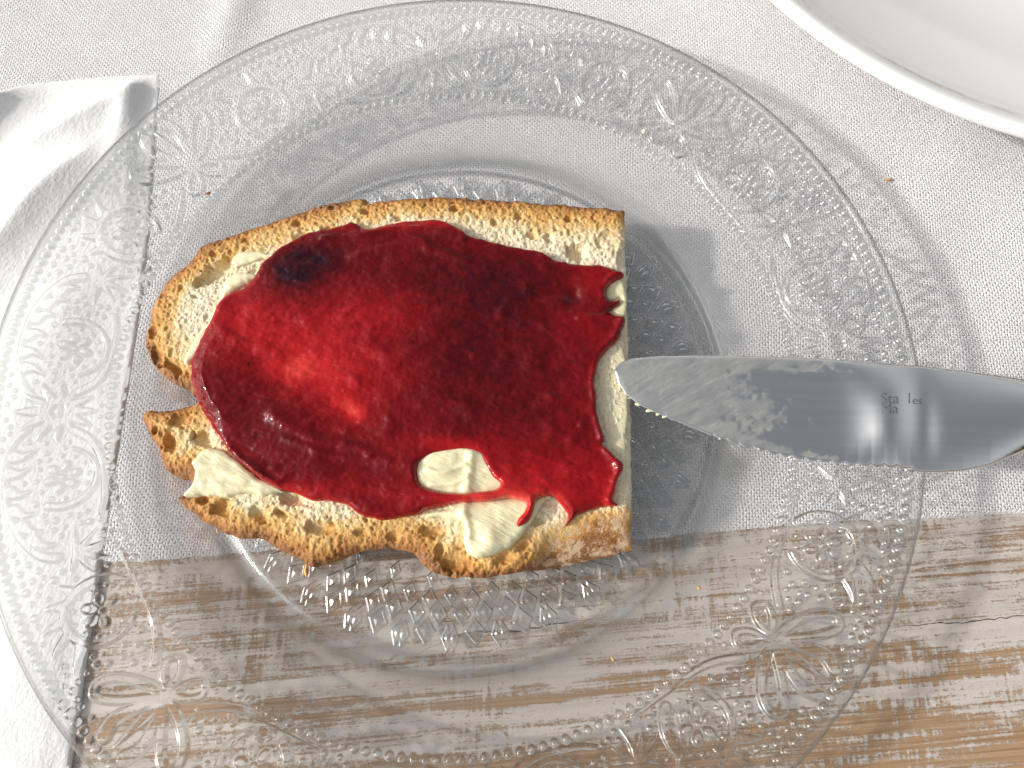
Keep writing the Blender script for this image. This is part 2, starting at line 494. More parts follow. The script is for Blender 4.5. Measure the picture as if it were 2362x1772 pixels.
# frayed fibres along the cut edge
V, F = [], []
for q in range(900):
    u = rng.uniform(.1, .95); x = np.interp(u, np.linspace(0, 1, len(ew)), ew[:, 0]); y = np.interp(u, np.linspace(0, 1, len(ew)), ew[:, 1])
    L = rng.uniform(.0003, .0011); a = -math.pi / 2 + rng.normal(0, .8); z = rng.uniform(.0002, .0007); w = .00004
    p0 = np.array([x, y + .0002, z]); d = np.array([math.cos(a), math.sin(a), rng.uniform(-.2, .3)]); pn = np.array([-d[1], d[0], 0]) * w
    b = len(V); p1 = p0 + d * L * .6; p2 = p0 + d * L + np.array([rng.normal(0, .0002), 0, 0])
    for pp, ww in ((p0, 1), (p1, .8), (p2, .3)):
        V += [pp - pn * ww, pp + pn * ww]
    F += [(b, b + 1, b + 3, b + 2), (b + 2, b + 3, b + 5, b + 4)]
fr = mesh_np('frayed_edge', np.array(V), np.array(F), m_flat('cotton_fibre', (.78, .75, .74), .9), cloth); fr['kind'] = 'stuff'

# ------------------------------------------------------------------ paper napkin
NX = -.0853
npts = smooth_poly(np.r_[[(-.0907, .0988), (-.0905, .0992), (-.0904, .0988), (-.0893, .080), (-.0868, .050), (-.0856, .02), (-.0853, -.02), (-.0851, -.06), (-.0846, -.10), (-.0845, -.16), (-.16, -.16), (-.26, -.15), (-.26, .02), (-.255, .085), (-.20, .0895), (-.150, .0925), (-.1363, .0936), (-.125, .0965), (-.105, .0985), (-.0912, .0992)]].astype(float), 5)


def nap_z(x, y, s):
    z = .00115 + .0003 * np.clip(s / .003, 0, 1) ** .5
    ridge = lambda cx, cy, an, w, h, ln: h * np.exp(-(((-(x - cx) * math.sin(an) + (y - cy) * math.cos(an)) / w) ** 2)) * np.exp(-((((x - cx) * math.cos(an) + (y - cy) * math.sin(an)) / ln) ** 2))
    crest = lambda cx, cy, an, w, h, ln: h * np.exp(-np.sqrt(((-(x - cx) * math.sin(an) + (y - cy) * math.cos(an)) / w) ** 2 + .02)) * np.exp(-((((x - cx) * math.cos(an) + (y - cy) * math.sin(an)) / ln) ** 4))
    z = z + crest(-.1375, .080, 1.15, .0040, .0060, .022) + crest(-.112, .081, .62, .006, .0042, .020) + ridge(-.118, .055, .55, .010, .0035, .024)
    z = z + crest(-.122, .045, 1.0, .007, .0045, .03) + ridge(-.0975, .088, 1.5, .003, .0016, .016) + ridge(-.108, .015, 1.35, .012, .0020, .05)
    z = z + ridge(-.100, -.055, 1.7, .010, .0012, .05)
    z = np.where(s < .006, .0013 + (z - .0013) * np.clip(s / .006, .1, 1), z)
    z = z + .0004 * fbm(x, y, 60, 31, 3) * np.clip(s / .003, 0, 1)
    return np.where(s <= 0, .0010, z)


nap = tag(sheet('paper_napkin', npts, .0007, nap_z, NAPKIN, skirt=-.0001), 'crumpled white paper napkin tucked under the rim of the glass plate', 'napkin')

# ------------------------------------------------------------------ ceramic dish
C0 = (.1815, .1748)
u_ = np.linspace(0, 1, 40); rin = .0005 + .1145 * u_
zin = .0075 + .0182 * np.clip((rin - .055) / .060, 0, 1) ** 1.6
dp = np.concatenate([np.c_[rin, zin], cspline([(.1165, .0268), (.1190, .0282), (.1215, .0295), (.1236, .0300), (.1249, .0294), (.1254, .0282), (.1247, .0268), (.1215, .0245), (.110, .019), (.095, .011), (.080, .0045), (.070, .0022), (.066, .0009), (.063, .0009), (.061, .0028), (.03, .0032), (.0005, .0032)], 5)])
wear = np.exp(-((dp[:, 0] - .1200) / .0011) ** 2) * (np.arange(len(dp)) < 56)
dish = tag(lathe('ceramic_dish', dp, 240, DISH, attr={'wear': wear}, center=C0), 'white glazed ceramic dish with worn brownish line inside its rim', 'dish')

# ------------------------------------------------------------------ glass plate
plate = tag(empty('glass_plate'), 'clear pressed glass plate with beaded rim and embossed flower scrolls', 'plate')
RM_ = .0935
TOPP = np.array([(.0, .0045), (.060, .0045), (.0645, .00455), (.0670, .0049), (.0695, .0058), (.073, .0075), (.077, .0091), (.0805, .0101), (.0835, .0107), (.095, .0136), (.107, .0172), (.1085, .0177), (.1096, .0178), (.1102, .0174), (.1103, .0168)])


def ztop(r):
    return np.interp(r, TOPP[:, 0], TOPP[:, 1])


def prof_(q, w, h, pw):
    q = np.clip(q, 0, 1)
    if pw >= 1:                                    # bead: a clean dome
        return h * 1.3 * np.clip(1 - (1 - q) ** 2, 0, 1) ** .55
    e = np.clip(q * w / .72, 0, 1); e = e * e * (3 - 2 * e)   # raised ornament: steep sides, gently rounded top
    return h * 1.3 * (.75 * e + .25 * np.clip(1 - (1 - q) ** 2, 0, 1) ** .6)


def prim_dome(H, S, Vv, cx, cy, rx, ry, an, h, pw=1):
    R = max(rx, ry)
    i0, i1 = np.searchsorted(S, [cx - R, cx + R]); j0, j1 = np.searchsorted(Vv, [cy - R, cy + R])
    if i0 >= i1 or j0 >= j1: return
    x = S[i0:i1][:, None] - cx; y = Vv[j0:j1][None] - cy
    c, s = math.cos(an), math.sin(an)
    d = ((x * c + y * s) / rx) ** 2 + ((-x * s + y * c) / ry) ** 2
    np.maximum(H[i0:i1, j0:j1], prof_(1 - np.sqrt(d), min(rx, ry), h, pw), out=H[i0:i1, j0:j1])


def prim_stroke(H, S, Vv, pts, w0, w1, h, n=6):
    p = cspline(pts, n); m = len(p)
    ws = np.linspace(w0, w1, m) if np.isscalar(w0) else None
    W = max(w0, w1)
    i0, i1 = np.searchsorted(S, [p[:, 0].min() - W, p[:, 0].max() + W]); j0, j1 = np.searchsorted(Vv, [p[:, 1].min() - W, p[:, 1].max() + W])
    if i0 >= i1 or j0 >= j1: return
    x = S[i0:i1][:, None] + 0 * Vv[j0:j1][None]; y = Vv[j0:j1][None] + 0 * x
    out = np.zeros_like(x)
    for k in range(m - 1):
        a, b = p[k], p[k + 1]; d = b - a; L2 = d @ d + 1e-12
        t = np.clip(((x - a[0]) * d[0] + (y - a[1]) * d[1]) / L2, 0, 1)
        w = ws[k] + (ws[k + 1] - ws[k]) * t
        dd = ((x - a[0] - t * d[0]) ** 2 + (y - a[1] - t * d[1]) ** 2) / (w * w)
        out = np.maximum(out, prof_(1 - np.sqrt(dd), w, h, 0) * np.minimum(1, w / (.55 * W)))
    np.maximum(H[i0:i1, j0:j1], out, out=H[i0:i1, j0:j1])


# relief is drawn in millimetres over half a repeat (star at 0, bow at 45 degrees) and mirrored
NA = 3072; QA = NA // 4; HA = QA // 2
S = (np.arange(HA) + .5) / HA * (math.pi / 4 * RM_ * 1000)
RR = np.concatenate([np.arange(.0820, .1086, .00021)])
VV = (RR - RM_) * 1000
H = np.zeros((HA, len(VV)))
LT = math.pi / 4 * RM_ * 1000
# outer and inner bead rows
for k in range(-1, 37):
    c = (k + .5) * LT / 35.5
    prim_dome(H, S, VV, c, 13.3, .93, .98, 0, .75)
for k in range(-1, 27):
    c = (k + .5) * LT / 26
    prim_dome(H, S, VV, c, -10.0, 1.02, .98, 0, .65)
# star
for sx in (0,):
    for a, L, w in ((0, 9.5, 1.5), (28, 8.5, 1.25), (58, 8, 1.2), (90, 7.5, 1.3), (122, 7, 1.2), (150, 8, 1.3), (180, 8, 1.4)):
        a = math.radians(a); d = np.array([math.sin(a), math.cos(a)])
        prim_stroke(H, S, VV, [np.array([0, .5]) + d * 2.6, np.array([0, .5]) + d * (2.6 + L) * .55, np.array([0, .5]) + d * L], w * 1.25, .3, .7)
    x = np.abs(S[:, None]) / 2.3 + np.abs(VV[None] - .5) / 2.3
    H = np.maximum(H, 1.0 * np.clip(1 - x, 0, 1) + .0)


def flower(cx, cy, s=1.0, rot=0.0):
    for k in range(6):
        a = rot + k * math.pi / 3
        prim_dome(H, S, VV, cx + 2.5 * s * math.sin(a), cy + 2.5 * s * math.cos(a), 1.22 * s, 1.7 * s, -a, .75, 0)
    prim_dome(H, S, VV, cx, cy, .75, .75, 0, .55)
    for k in range(12):
        a = k * 2 * math.pi / 12
        prim_dome(H, S, VV, cx + 5.2 * s * math.sin(a), cy + 5.2 * s * math.cos(a), .52, .52, 0, .4)


flower(16, -.3, 1.0, .2); flower(49, -.5, 1.05, .35)
arc = lambda cx, cy, r, a0, a1, n=10: [(cx + r * math.sin(math.radians(a)), cy + r * math.cos(math.radians(a))) for a in np.linspace(a0, a1, n)]
ST = lambda pts, w0, w1, h=.65: prim_stroke(H, S, VV, pts, w0 * 1.45, w1 * 1.3, h)
ST(arc(16, -.3, 7.0, 60, 250), .8, .5)
ST([(5, -3), (7.5, -6.2), (12, -8.2), (17, -8.6), (23, -8.0), (27, -6.6)], .9, .5)
ST([(4, 6), (8, 9.2), (14, 10.6), (21, 10.6), (27, 9.2), (32, 6.5), (34, 3.5)], .35, 1.0)
for (x0, y0, x1, y1) in ((10, 8.6, 8.6, 4.4), (13.5, 9.6, 12.6, 5.6), (17.5, 9.8, 17.8, 6.0), (21.5, 9.4, 23, 5.4), (25, 8.4, 27.4, 4.4), (28.5, 7, 31, 2.8)):
    ST([(x0, y0), (.5 * x0 + .5 * x1 + .7, .5 * (y0 + y1) + .4), (x1, y1)], 1.15, .3, .6)
for (x1, y1) in ((28, -1), (30.5, -5), (34, -7.5), (38.5, -6.2), (40, -2.2), (38.5, 2)):
    ST([(34, -.6), (.55 * 34 + .45 * x1 + .4, .55 * -.6 + .45 * y1 + .3), (x1, y1)], .9, .3, .55)
prim_dome(H, S, VV, 34, -.6, 1.3, 1.3, 0, .7)
ST(arc(49, -.5, 6.9, -150, 140, 14), 1.0, .7)
for a in (-62, -38, -14, 10, 36):
    d = np.array([math.sin(math.radians(a)), math.cos(math.radians(a))]); c = np.array([49, -.5])
    ST([c + d * 7.6, c + d * 10 + (.7, 0), c + d * 12.0 + (1.6, -.3)], .95, .3, .55)
ST([(38, -8.4), (43, -8.8), (50, -8.9), (57, -8.2), (62, -6.4), (66, -3.6)], .5, .9)
# bow
ST([(72.9, -1), (68, .4), (63.5, 3.2), (61.8, 6.6), (63.6, 8.2), (67.2, 5.6), (70.5, 2.0), (72.9, -.6)], .85, .85)
ST([(72.6, 0), (70.8, 4), (69.6, 8), (70.6, 11.2)], .8, 1.3)
ST([(73.4, 1.2), (73.4, 6), (73.4, 11)], 1.0, .35)
ST([(72.6, -2), (69.5, -3.2), (67.6, -5.6), (69.4, -7.4), (71.8, -5.6), (72.8, -2.8)], .75, .75)
prim_dome(H, S, VV, 73.4, -1.2, 1.7, 1.9, 0, .85)
# stippled ground: small beads wherever no ornament stands
occ = H > .04
for q in range(5200):
    cx, cy = rng.uniform(0, LT), rng.uniform(-8.4, 12.0); r = rng.choice([.5, .62, .78])
    i0, i1 = np.searchsorted(S, [cx - r - .5, cx + r + .5]); j0, j1 = np.searchsorted(VV, [cy - r - .5, cy + r + .5])
    if occ[i0:i1, j0:j1].any(): continue
    prim_dome(H, S, VV, cx, cy, r, r, 0, .40 * r / .5); occ[i0:i1, j0:j1] |= H[i0:i1, j0:j1] > .02
Hq = np.concatenate([H, H[::-1]], 0); HH = np.concatenate([Hq] * 4, 0)            # starts at a star
TH = (np.arange(NA) + .5) / NA * 2 * math.pi + math.radians(5.0)
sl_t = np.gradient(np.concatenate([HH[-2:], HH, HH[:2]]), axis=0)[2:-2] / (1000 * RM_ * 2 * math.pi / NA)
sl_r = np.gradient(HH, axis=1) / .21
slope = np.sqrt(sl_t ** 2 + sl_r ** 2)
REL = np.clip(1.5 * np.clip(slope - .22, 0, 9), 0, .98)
rr = np.concatenate([RR, [.1088, .1092, .1096, .10995, .1102, .1103]])
HH = np.concatenate([HH, np.zeros((NA, 6))], 1); REL = np.concatenate([REL, np.tile([.02, .05, .15, .4, .5, .5], (NA, 1))], 1)
Zr = ztop(rr)[None] + HH * .001
V = np.stack([np.cos(TH)[:, None] * rr[None], np.sin(TH)[:, None] * rr[None], Zr], -1)
nr = len(rr)
# underside of the rim, smooth
rb = np.array([.1103, .1101, .1097, .109, .107, .100, .0935, .088, .0835, .0820])
zb = np.where(rb > .1088, np.interp(rb, [.109, .1097, .1101, .1103], [.0150, .0154, .0160, .0168]), ztop(rb) - .0026)
V = np.concatenate([V, np.stack([np.cos(TH)[:, None] * rb[None], np.sin(TH)[:, None] * rb[None], np.repeat(zb[None], NA, 0)], -1)], 1)
REL = np.concatenate([REL, np.tile([.5, .4, .2, .08, .02, .0, .0, .0, .0, .0], (NA, 1))], 1)
nt = V.shape[1]; I = np.arange(NA * nt).reshape(NA, nt); I2 = np.roll(I, -1, 0)
F = np.stack([I[:, :-1], I[:, 1:], I2[:, 1:], I2[:, :-1]], -1).reshape(-1, 4)
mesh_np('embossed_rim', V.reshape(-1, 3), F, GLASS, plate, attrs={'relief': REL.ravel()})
# curved wall between rim and base (upper and lower skin)
wr = np.concatenate([np.linspace(.0660, .0820, 22)])
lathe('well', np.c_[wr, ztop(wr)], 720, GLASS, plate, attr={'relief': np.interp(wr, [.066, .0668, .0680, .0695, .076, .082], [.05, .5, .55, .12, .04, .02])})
wl_ = np.array([.0820, .079, .076, .073, .0705, .0690, .0682, .0678, .0672, .0662])
wz = np.array([ztop(.0820) - .0026, ztop(.079) - .0026, ztop(.076) - .0027, ztop(.073) - .0028, .0034, .0024, .0017, .0012, .0010, .0010])
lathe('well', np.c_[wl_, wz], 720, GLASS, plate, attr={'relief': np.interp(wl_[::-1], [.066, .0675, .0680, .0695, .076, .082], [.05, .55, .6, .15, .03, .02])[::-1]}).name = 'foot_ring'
# base: flat top, star-cut underside
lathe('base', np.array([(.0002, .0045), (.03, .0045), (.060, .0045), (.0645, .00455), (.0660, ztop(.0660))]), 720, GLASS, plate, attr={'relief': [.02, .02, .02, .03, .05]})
NB = 1728; UB = 32
rb = np.concatenate([[.0002, .02, .036], np.arange(.040, .0632, .00026), [.0640, .0648, .0655, .0662]])
phi = np.arange(NB) / NB * 2 * math.pi
un = ((phi * UB / (2 * math.pi)) % 1.0) - .5
X = un[:, None] * (2 * math.pi / UB) * 54 + 0 * rb[None]; Yv = rb[None] * 1000 + 0 * X
hb = np.zeros_like(X)
for cx, cy, hx, hy in ((0, 46.2, 1.5, 2.0), (0, 51.2, 1.9, 2.6), (-2.6, 54.4, 1.9, 2.7), (2.6, 54.4, 1.9, 2.7), (0, 58.2, 2.1, 3.0), (-5.4, 50.0, 1.8, 2.4), (5.4, 50.0, 1.8, 2.4), (-4.7, 59.6, 1.3, 3.0), (4.7, 59.6, 1.3, 3.0)):
    q_ = np.abs(X - cx) / hx + np.abs(Yv - cy) / hy                      # lozenge: low facets inside a sharp cut outline
    hb = np.maximum(hb, .8 * np.clip(1 - q_, 0, 1) + .5 * np.clip(1 - np.abs(q_ - .9) / .2, 0, 1))
zb0 = np.interp(rb, [0, .0632, .0640, .0648, .0655, .0662], [.0024, .0024, .0020, .0014, .0011, .0010])
Zb = zb0[None] + hb * .0010
st = np.hypot(np.gradient(hb, axis=0) / (55 * 2 * math.pi / NB), np.gradient(hb, axis=1) / .26)
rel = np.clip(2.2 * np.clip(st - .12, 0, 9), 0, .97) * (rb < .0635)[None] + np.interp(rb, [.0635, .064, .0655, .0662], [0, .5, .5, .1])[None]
V = np.stack([np.cos(phi)[:, None] * rb[None], np.sin(phi)[:, None] * rb[None], Zb], -1)
nt = len(rb); I = np.arange(NB * nt).reshape(NB, nt); I2 = np.roll(I, -1, 0)
F = np.stack([I[:, :-1], I2[:, :-1], I2[:, 1:], I[:, 1:]], -1).reshape(-1, 4)
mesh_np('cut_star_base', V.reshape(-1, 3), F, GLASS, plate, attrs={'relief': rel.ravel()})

# ------------------------------------------------------------------ bread slice
ZT = .0182; ZP = .0047
cut = [(1351, 447), (1353, 480), (1352, 530), (1354, 600), (1357, 700), (1360, 800), (1363, 900), (1364, 1000), (1366, 1090), (1371, 1150), (1377, 1182)]
crust = [(1377, 1182), (1345, 1192), (1310, 1201), (1250, 1214), (1180, 1227), (1100, 1240), (1040, 1247), (985, 1246), (935, 1236), (908, 1216), (886, 1193), (850, 1185), (790, 1187), (745, 1199), (700, 1217), (668, 1222), (640, 1206), (600, 1187), (562, 1165), (505, 1160), (455, 1137), (412, 1111), (381, 1081), (384, 1073), (404, 1067), (410, 1050), (407, 1036), (380, 1031), (352, 1009), (331, 960), (306, 912), (302, 896), (319, 883), (350, 885), (386, 880), (414, 872), (417, 862), (411, 845), (392, 833), (371, 826), (346, 806), (321, 775), (310, 740), (315, 700), (326, 655), (346, 619), (371, 589), (400, 565), (428, 531), (460, 513), (503, 500), (560, 482), (620, 460), (700, 437), (766, 424), (786, 424), (800, 433), (816, 430), (850, 426), (930, 421), (1020, 423), (1100, 428), (1200, 434), (1300, 441), (1351, 447)]
cw = poly(cut, ZT - .0008); kw = poly(crust, ZT - .0008)
kws = cspline(kw, 6)
kws = kws + .00042 * np.c_[fbm(kws[:, 0], kws[:, 1], 420, 2, 3), fbm(kws[:, 0], kws[:, 1], 420, 5, 3)]
outline = np.concatenate([cspline(cw, 12)[:-1] + np.c_[.00035 * fbm(cspline(cw, 12)[:-1, 1], cspline(cw, 12)[:-1, 1], 500, 3), 0 * cspline(cw, 12)[:-1, 1]], kws[:-1]])
RES = .00018

jam_px = [(745, 485), (763, 481), (790, 494), (830, 489), (870, 480), (910, 477), (960, 480), (990, 494), (1012, 510), (1060, 523), (1120, 535), (1170, 548), (1203, 563), (1250, 570), (1290, 571), (1325, 578), (1348, 592), (1338, 600), (1318, 612), (1308, 630), (1312, 645), (1327, 648), (1339, 643), (1335, 660), (1318, 672), (1330, 679), (1353, 687), (1346, 714), (1335, 735), (1316, 754), (1297, 774), (1289, 800), (1286, 830), (1290, 880), (1299, 920), (1307, 945), (1302, 960), (1320, 975), (1344, 998), (1349, 1014), (1336, 1036), (1331, 1065), (1327, 1080), (1338, 1092), (1322, 1096), (1300, 1095), (1272, 1104), (1246, 1114), (1222, 1136), (1226, 1112), (1207, 1082), (1190, 1071), (1160, 1080), (1156, 1098), (1141, 1128), (1117, 1139), (1114, 1129), (1128, 1112), (1140, 1094), (1128, 1083), (1100, 1078), (1060, 1083), (1000, 1089), (950, 1094), (910, 1107), (870, 1118), (830, 1124), (800, 1120), (770, 1107), (740, 1090), (700, 1083), (670, 1081), (640, 1065), (600, 1058), (562, 1036), (530, 1010), (500, 980), (474, 945), (450, 910), (429, 870), (413, 822), (412, 790), (420, 760), (440, 720), (460, 680), (476, 651), (497, 635), (526, 622), (548, 600), (564, 574), (592, 547), (624, 525), (668, 502), (715, 492)]
hole_px = [(904, 1022), (911, 1001), (940, 986), (982, 978), (1018, 980), (1042, 1000), (1060, 1030), (1079, 1045), (1071, 1058), (1042, 1062), (1000, 1067), (950, 1063), (914, 1049)]
jam_o = smooth_poly(poly(jam_px, ZT + .0008), 5, .00035, 3)
hole_o = smooth_poly(poly(hole_px, ZT + .001), 5)


def px_dist(px, py, z=ZT):
    c = P(px, py, z); return c[0], c[1]


PX = .000108 * K          # metres per photo pixel (2212 wide) at the bread's height
holes = [(1248, 545, 25, 22, 10, 6.5), (468, 585, 62, 21, 42, 5.5), (575, 578, 52, 15, 33, 2.6), (650, 508, 20, 12, 40, 3), (692, 1141, 37, 15, -6, 4.0), (636, 1074, 34, 20, -12, 4.5),
         (950, 1189, 13, 13, 0, 4), (985, 1212, 42, 22, -18, 4.5), (940, 1148, 32, 11, 0, 4.0), (1163, 1126, 17, 10, 18, 3.2), (364, 952, 12, 28, 22, 5), (335, 766, 14, 24, 15, 4),
         (372, 790, 10, 30, 52, 5), (440, 950, 26, 16, -30, 4.5), (392, 905, 26, 16, 0, 3.5), (1320, 515, 34, 26, 20, 1.6), (1185, 512, 12, 11, 0, 2.5), (605, 1108, 15, 8, -20, 4), (560, 1112, 12, 22, 52, 3.5), (476, 1098, 20, 16, 0, 5),
         (437, 1080, 14, 10, 0, 4), (1150, 508, 14, 9, 0, 3), (1068, 480, 9, 9, 0, 2), (985, 450, 14, 8, 0, 3), (1228, 470, 12, 9, 0, 3), (860, 470, 10, 8, 0, 3), (790, 455, 12, 9, 0, 3), (1120, 465, 10, 9, 0, 3), (705, 500, 14, 10, 30, 3), (640, 480, 12, 8, 30, 2.5),
         (330, 715, 10, 16, 0, 3), (420, 640, 8, 6, 0, 2), (1345, 560, 14, 30, 0, 1.5), (1090, 1205, 20, 12, 20, 3), (1130, 1180, 16, 9, 30, 3), (850, 1160, 18, 9, 0, 2.5), (780, 1150, 14, 8, 0, 2.5)]
x0, y0 = outline.min(0) - .001; x1, y1 = outline.max(0) + .001
gx_ = np.arange(x0, x1, RES); gy_ = np.arange(y0, y1, RES)
DEP = np.zeros((len(gx_), len(gy_)))
GX, GY = np.meshgrid(gx_, gy_, indexing='ij')
Dj, Ij = seg_dist(GX[::3, ::3], GY[::3, ::3], jam_o)
under = np.repeat(np.repeat(np.where(Ij, Dj, -Dj), 3, 0), 3, 1)[:len(gx_), :len(gy_)]
Dc, _ = seg_dist(GX[::2, ::2], GY[::2, ::2], kws, closed=False)
Dcr = np.repeat(np.repeat(Dc, 2, 0), 2, 1)[:len(gx_), :len(gy_)]


def pore(cx, cy, rx, ry, an, dep, pw=.6):
    R = max(rx, ry); i0, i1 = np.searchsorted(gx_, [cx - R, cx + R]); j0, j1 = np.searchsorted(gy_, [cy - R, cy + R])
    if i0 >= i1 or j0 >= j1: return
    x = gx_[i0:i1][:, None] - cx; y = gy_[j0:j1][None] - cy; c, s = math.cos(an), math.sin(an)
    d = ((x * c + y * s) / rx) ** 2 + ((-x * s + y * c) / ry) ** 2
    if R > .0008: d = d * (1 + .55 * vnoise(x + cx, y + cy, 800, 13) + .3 * vnoise(x + cx, y + cy, 2200, 17))
    np.maximum(DEP[i0:i1, j0:j1], dep * np.clip(1 - d, 0, 1) ** pw, out=DEP[i0:i1, j0:j1])


for (px, py, rx, ry, an, dep) in holes:
    c = P(px, py, ZT); pore(c[0], c[1], rx * PX, ry * PX, math.radians(an), dep * .0005, .75)
for q in range(16000):
    cx, cy = rng.uniform(x0, x1), rng.uniform(y0, y1)
    i = min(int((cx - x0) / RES), len(gx_) - 1); j = min(int((cy - y0) / RES), len(gy_) - 1)
    if under[i, j] > .001: continue
    big = rng.random(); tn = math.exp(-(Dcr[i, j] / .007) ** 2)
    if big < .93: r = .00018 + .00016 * rng.random(); dp_ = r * rng.uniform(.4, 1.1)
    elif big < .988: r = .00036 + .0003 * rng.random(); dp_ = r * rng.uniform(.5, 1.3) * (.45 + .55 * tn)
    else: r = .0006 + .0006 * rng.random(); dp_ = r * rng.uniform(.5, 1.2) * (.45 + .55 * tn)
    pore(cx, cy, r, r * rng.uniform(.5, 1.0), rng.uniform(0, 3.14), dp_, .6)
DEP *= 1 / (1 + np.exp((under - .0004) / .00035))     # the spread fills the pores under it


def samp(G, X, Y):
    fx = np.clip((X - gx_[0]) / RES, 0, len(gx_) - 1.001); fy = np.clip((Y - gy_[0]) / RES, 0, len(gy_) - 1.001)
    i = fx.astype(int); j = fy.astype(int); u = fx - i; v = fy - j
    return (G[i, j] * (1 - u) + G[i + 1, j] * u) * (1 - v) + (G[i, j + 1] * (1 - u) + G[i + 1, j + 1] * u) * v


CORN = P(1300, 1150, ZT)[:2]           # smooth baked corner at the lower right


def corner(X, Y):
    a = P(1385, 1108, ZT); b = P(1190, 1128, ZT); c = P(1165, 1215, ZT)
    u = (Y - (a[1] + (X - a[0]) * (b[1] - a[1]) / (b[0] - a[0])))           # above the line from the cut edge
    v = X - (b[0] + (Y - b[1]) * (c[0] - b[0]) / (c[1] - b[1]))
    return 1 / (1 + np.exp(u / .0008)) * 1 / (1 + np.exp(-v / .0012))


def bread_flat(X, Y):
    return ZT + .0006 * fbm(X, Y, 28, 41, 2)


def bread_z(X, Y, S):
    co = corner(X, Y)
    z = bread_flat(X, Y)
    Dk, _ = seg_dist(X[::2, ::2], Y[::2, ::2], kws, closed=False)
    Dk = np.repeat(np.repeat(Dk, 2, 0), 2, 1)[:X.shape[0], :X.shape[1]]
    z = z - .0016 * np.exp(-(np.maximum(S, 0) / .0011)) - .0008 * np.exp(-(Dk / .004))
    z = z - (samp(DEP, X, Y) + .00035 * (fbm(X, Y, 1100, 11, 3)) * (samp(under, X, Y) < .0006)) * (1 - .93 * co)
    a = P(1385, 1108, ZT); b = P(1190, 1128, ZT)
    dn = np.clip((a[1] + (X - a[0]) * (b[1] - a[1]) / (b[0] - a[0])) - Y, 0, .02)
    z = z - co * dn * .55
    return np.maximum(z, ZP + .0015)


def toast(X, Y, S):
    Dk = samp(Dcr, X, Y)
    up = np.clip((Y - P(800, 800, ZT)[1]) / .03, -1, 1)
    w = np.where(up > 0, .0068, .0070)
    b = np.exp(-(Dk / w) ** 1.5) * .84 + .05 + .18 * np.exp(-Dk / .0016)
    n_ = fbm(X, Y, 110, 51, 3)
    b = b + .16 * n_ * (b > .1)
    co = corner(X, Y)
    return np.clip(b * (1 - co) + co * (.80 + .55 * n_), 0, 1)


flour = lambda X, Y, S: corner(X, Y)
bread = tag(empty('bread_slice'), 'half slice of toasted white bread with porous crumb and brown crust on the glass plate', 'bread')
ob, BV, BE = sheet('crumb', outline, RES, bread_z, CRUMB, bread, attrs={'toast': toast, 'flour': flour}, own_skirt=True)
# side wall: crust all round, pale where the slice was cut
bv, binv = np.unique(BE, return_inverse=True); binv = binv.reshape(BE.shape)
top = BV[bv]; cen = np.array([-.012, 0.0])
Dk, _ = seg_dist(top[:, 0], top[:, 1], kws, closed=False)
dirv = top[:, :2] - cen; dirv /= np.linalg.norm(dirv, axis=1)[:, None]
rows = [top]; A = [np.clip(.92 * np.exp(-(Dk / .004)) + .05, 0, 1)]
NRW = 12
for k in range(1, NRW + 1):
    f = k / NRW; r = top.copy()
    r[:, 2] = top[:, 2] + (ZP - top[:, 2]) * f
    off = -.0012 * math.sin(f * math.pi / 2) + .00018 * fbm(top[:, 0] + top[:, 1], r[:, 2] + top[:, 0], 500, 71, 3)
    r[:, :2] += dirv * off[:, None] if hasattr(off, 'shape') else dirv * off
    rows.append(r); A.append(np.clip((.9 - .15 * f) * np.exp(-(Dk / .004)) + .05, 0, 1))
nb = len(bv); V = np.concatenate(rows); F = []
for k in range(NRW):
    F.append(np.c_[BE_ := binv[:, 1] + k * nb, binv[:, 0] + k * nb, binv[:, 0] + (k + 1) * nb, binv[:, 1] + (k + 1) * nb])
mesh_np('crust', V, np.concatenate(F), CRUST, bread, attrs={'toast': np.concatenate(A), 'flour': np.tile(np.exp(-((top[:, 0] - CORN[0]) / .012) ** 2) * (top[:, 1] < -.03), NRW + 1)})
bread['group'] = 'jam bread'; del bread['group']

# ------------------------------------------------------------------ butter
def lump(name, px, zt, h, label, soft=.0012, seed=0, extra=None, jit=.0004, res=.00022):
    o_ = smooth_poly(poly(px, ZT + .0006), 5, jit, seed)

    def zf(X, Y, S):
        e = np.clip(S / soft, 0, 1); e = np.sqrt(np.clip(1 - (1 - e) ** 2, 0, 1))
        z = bread_flat(X, Y) + zt - .0005 * (S <= 0) + h * e * (1 + .35 * fbm(X, Y, 160, seed + 3, 3))
        if extra is not None: z = z + extra(X, Y) * e
        return z
    o = sheet(name, o_, res, zf, BUTTER, skirt=lambda x, y: bread_flat(x, y) - .0022)
    return tag(o, label, 'butter', 'butter left showing on the bread')


def ridge_px(pts, w, h):
    p = cspline([P(a, b, ZT + .001)[:2] for a, b in pts], 6)
    def f(X, Y):
        D, _ = seg_dist(X, Y, p, closed=False); return h * np.exp(-(D / w) ** 2)
    return f


def ridges(*fs):
    return lambda X, Y: sum(f(X, Y) for f in fs)


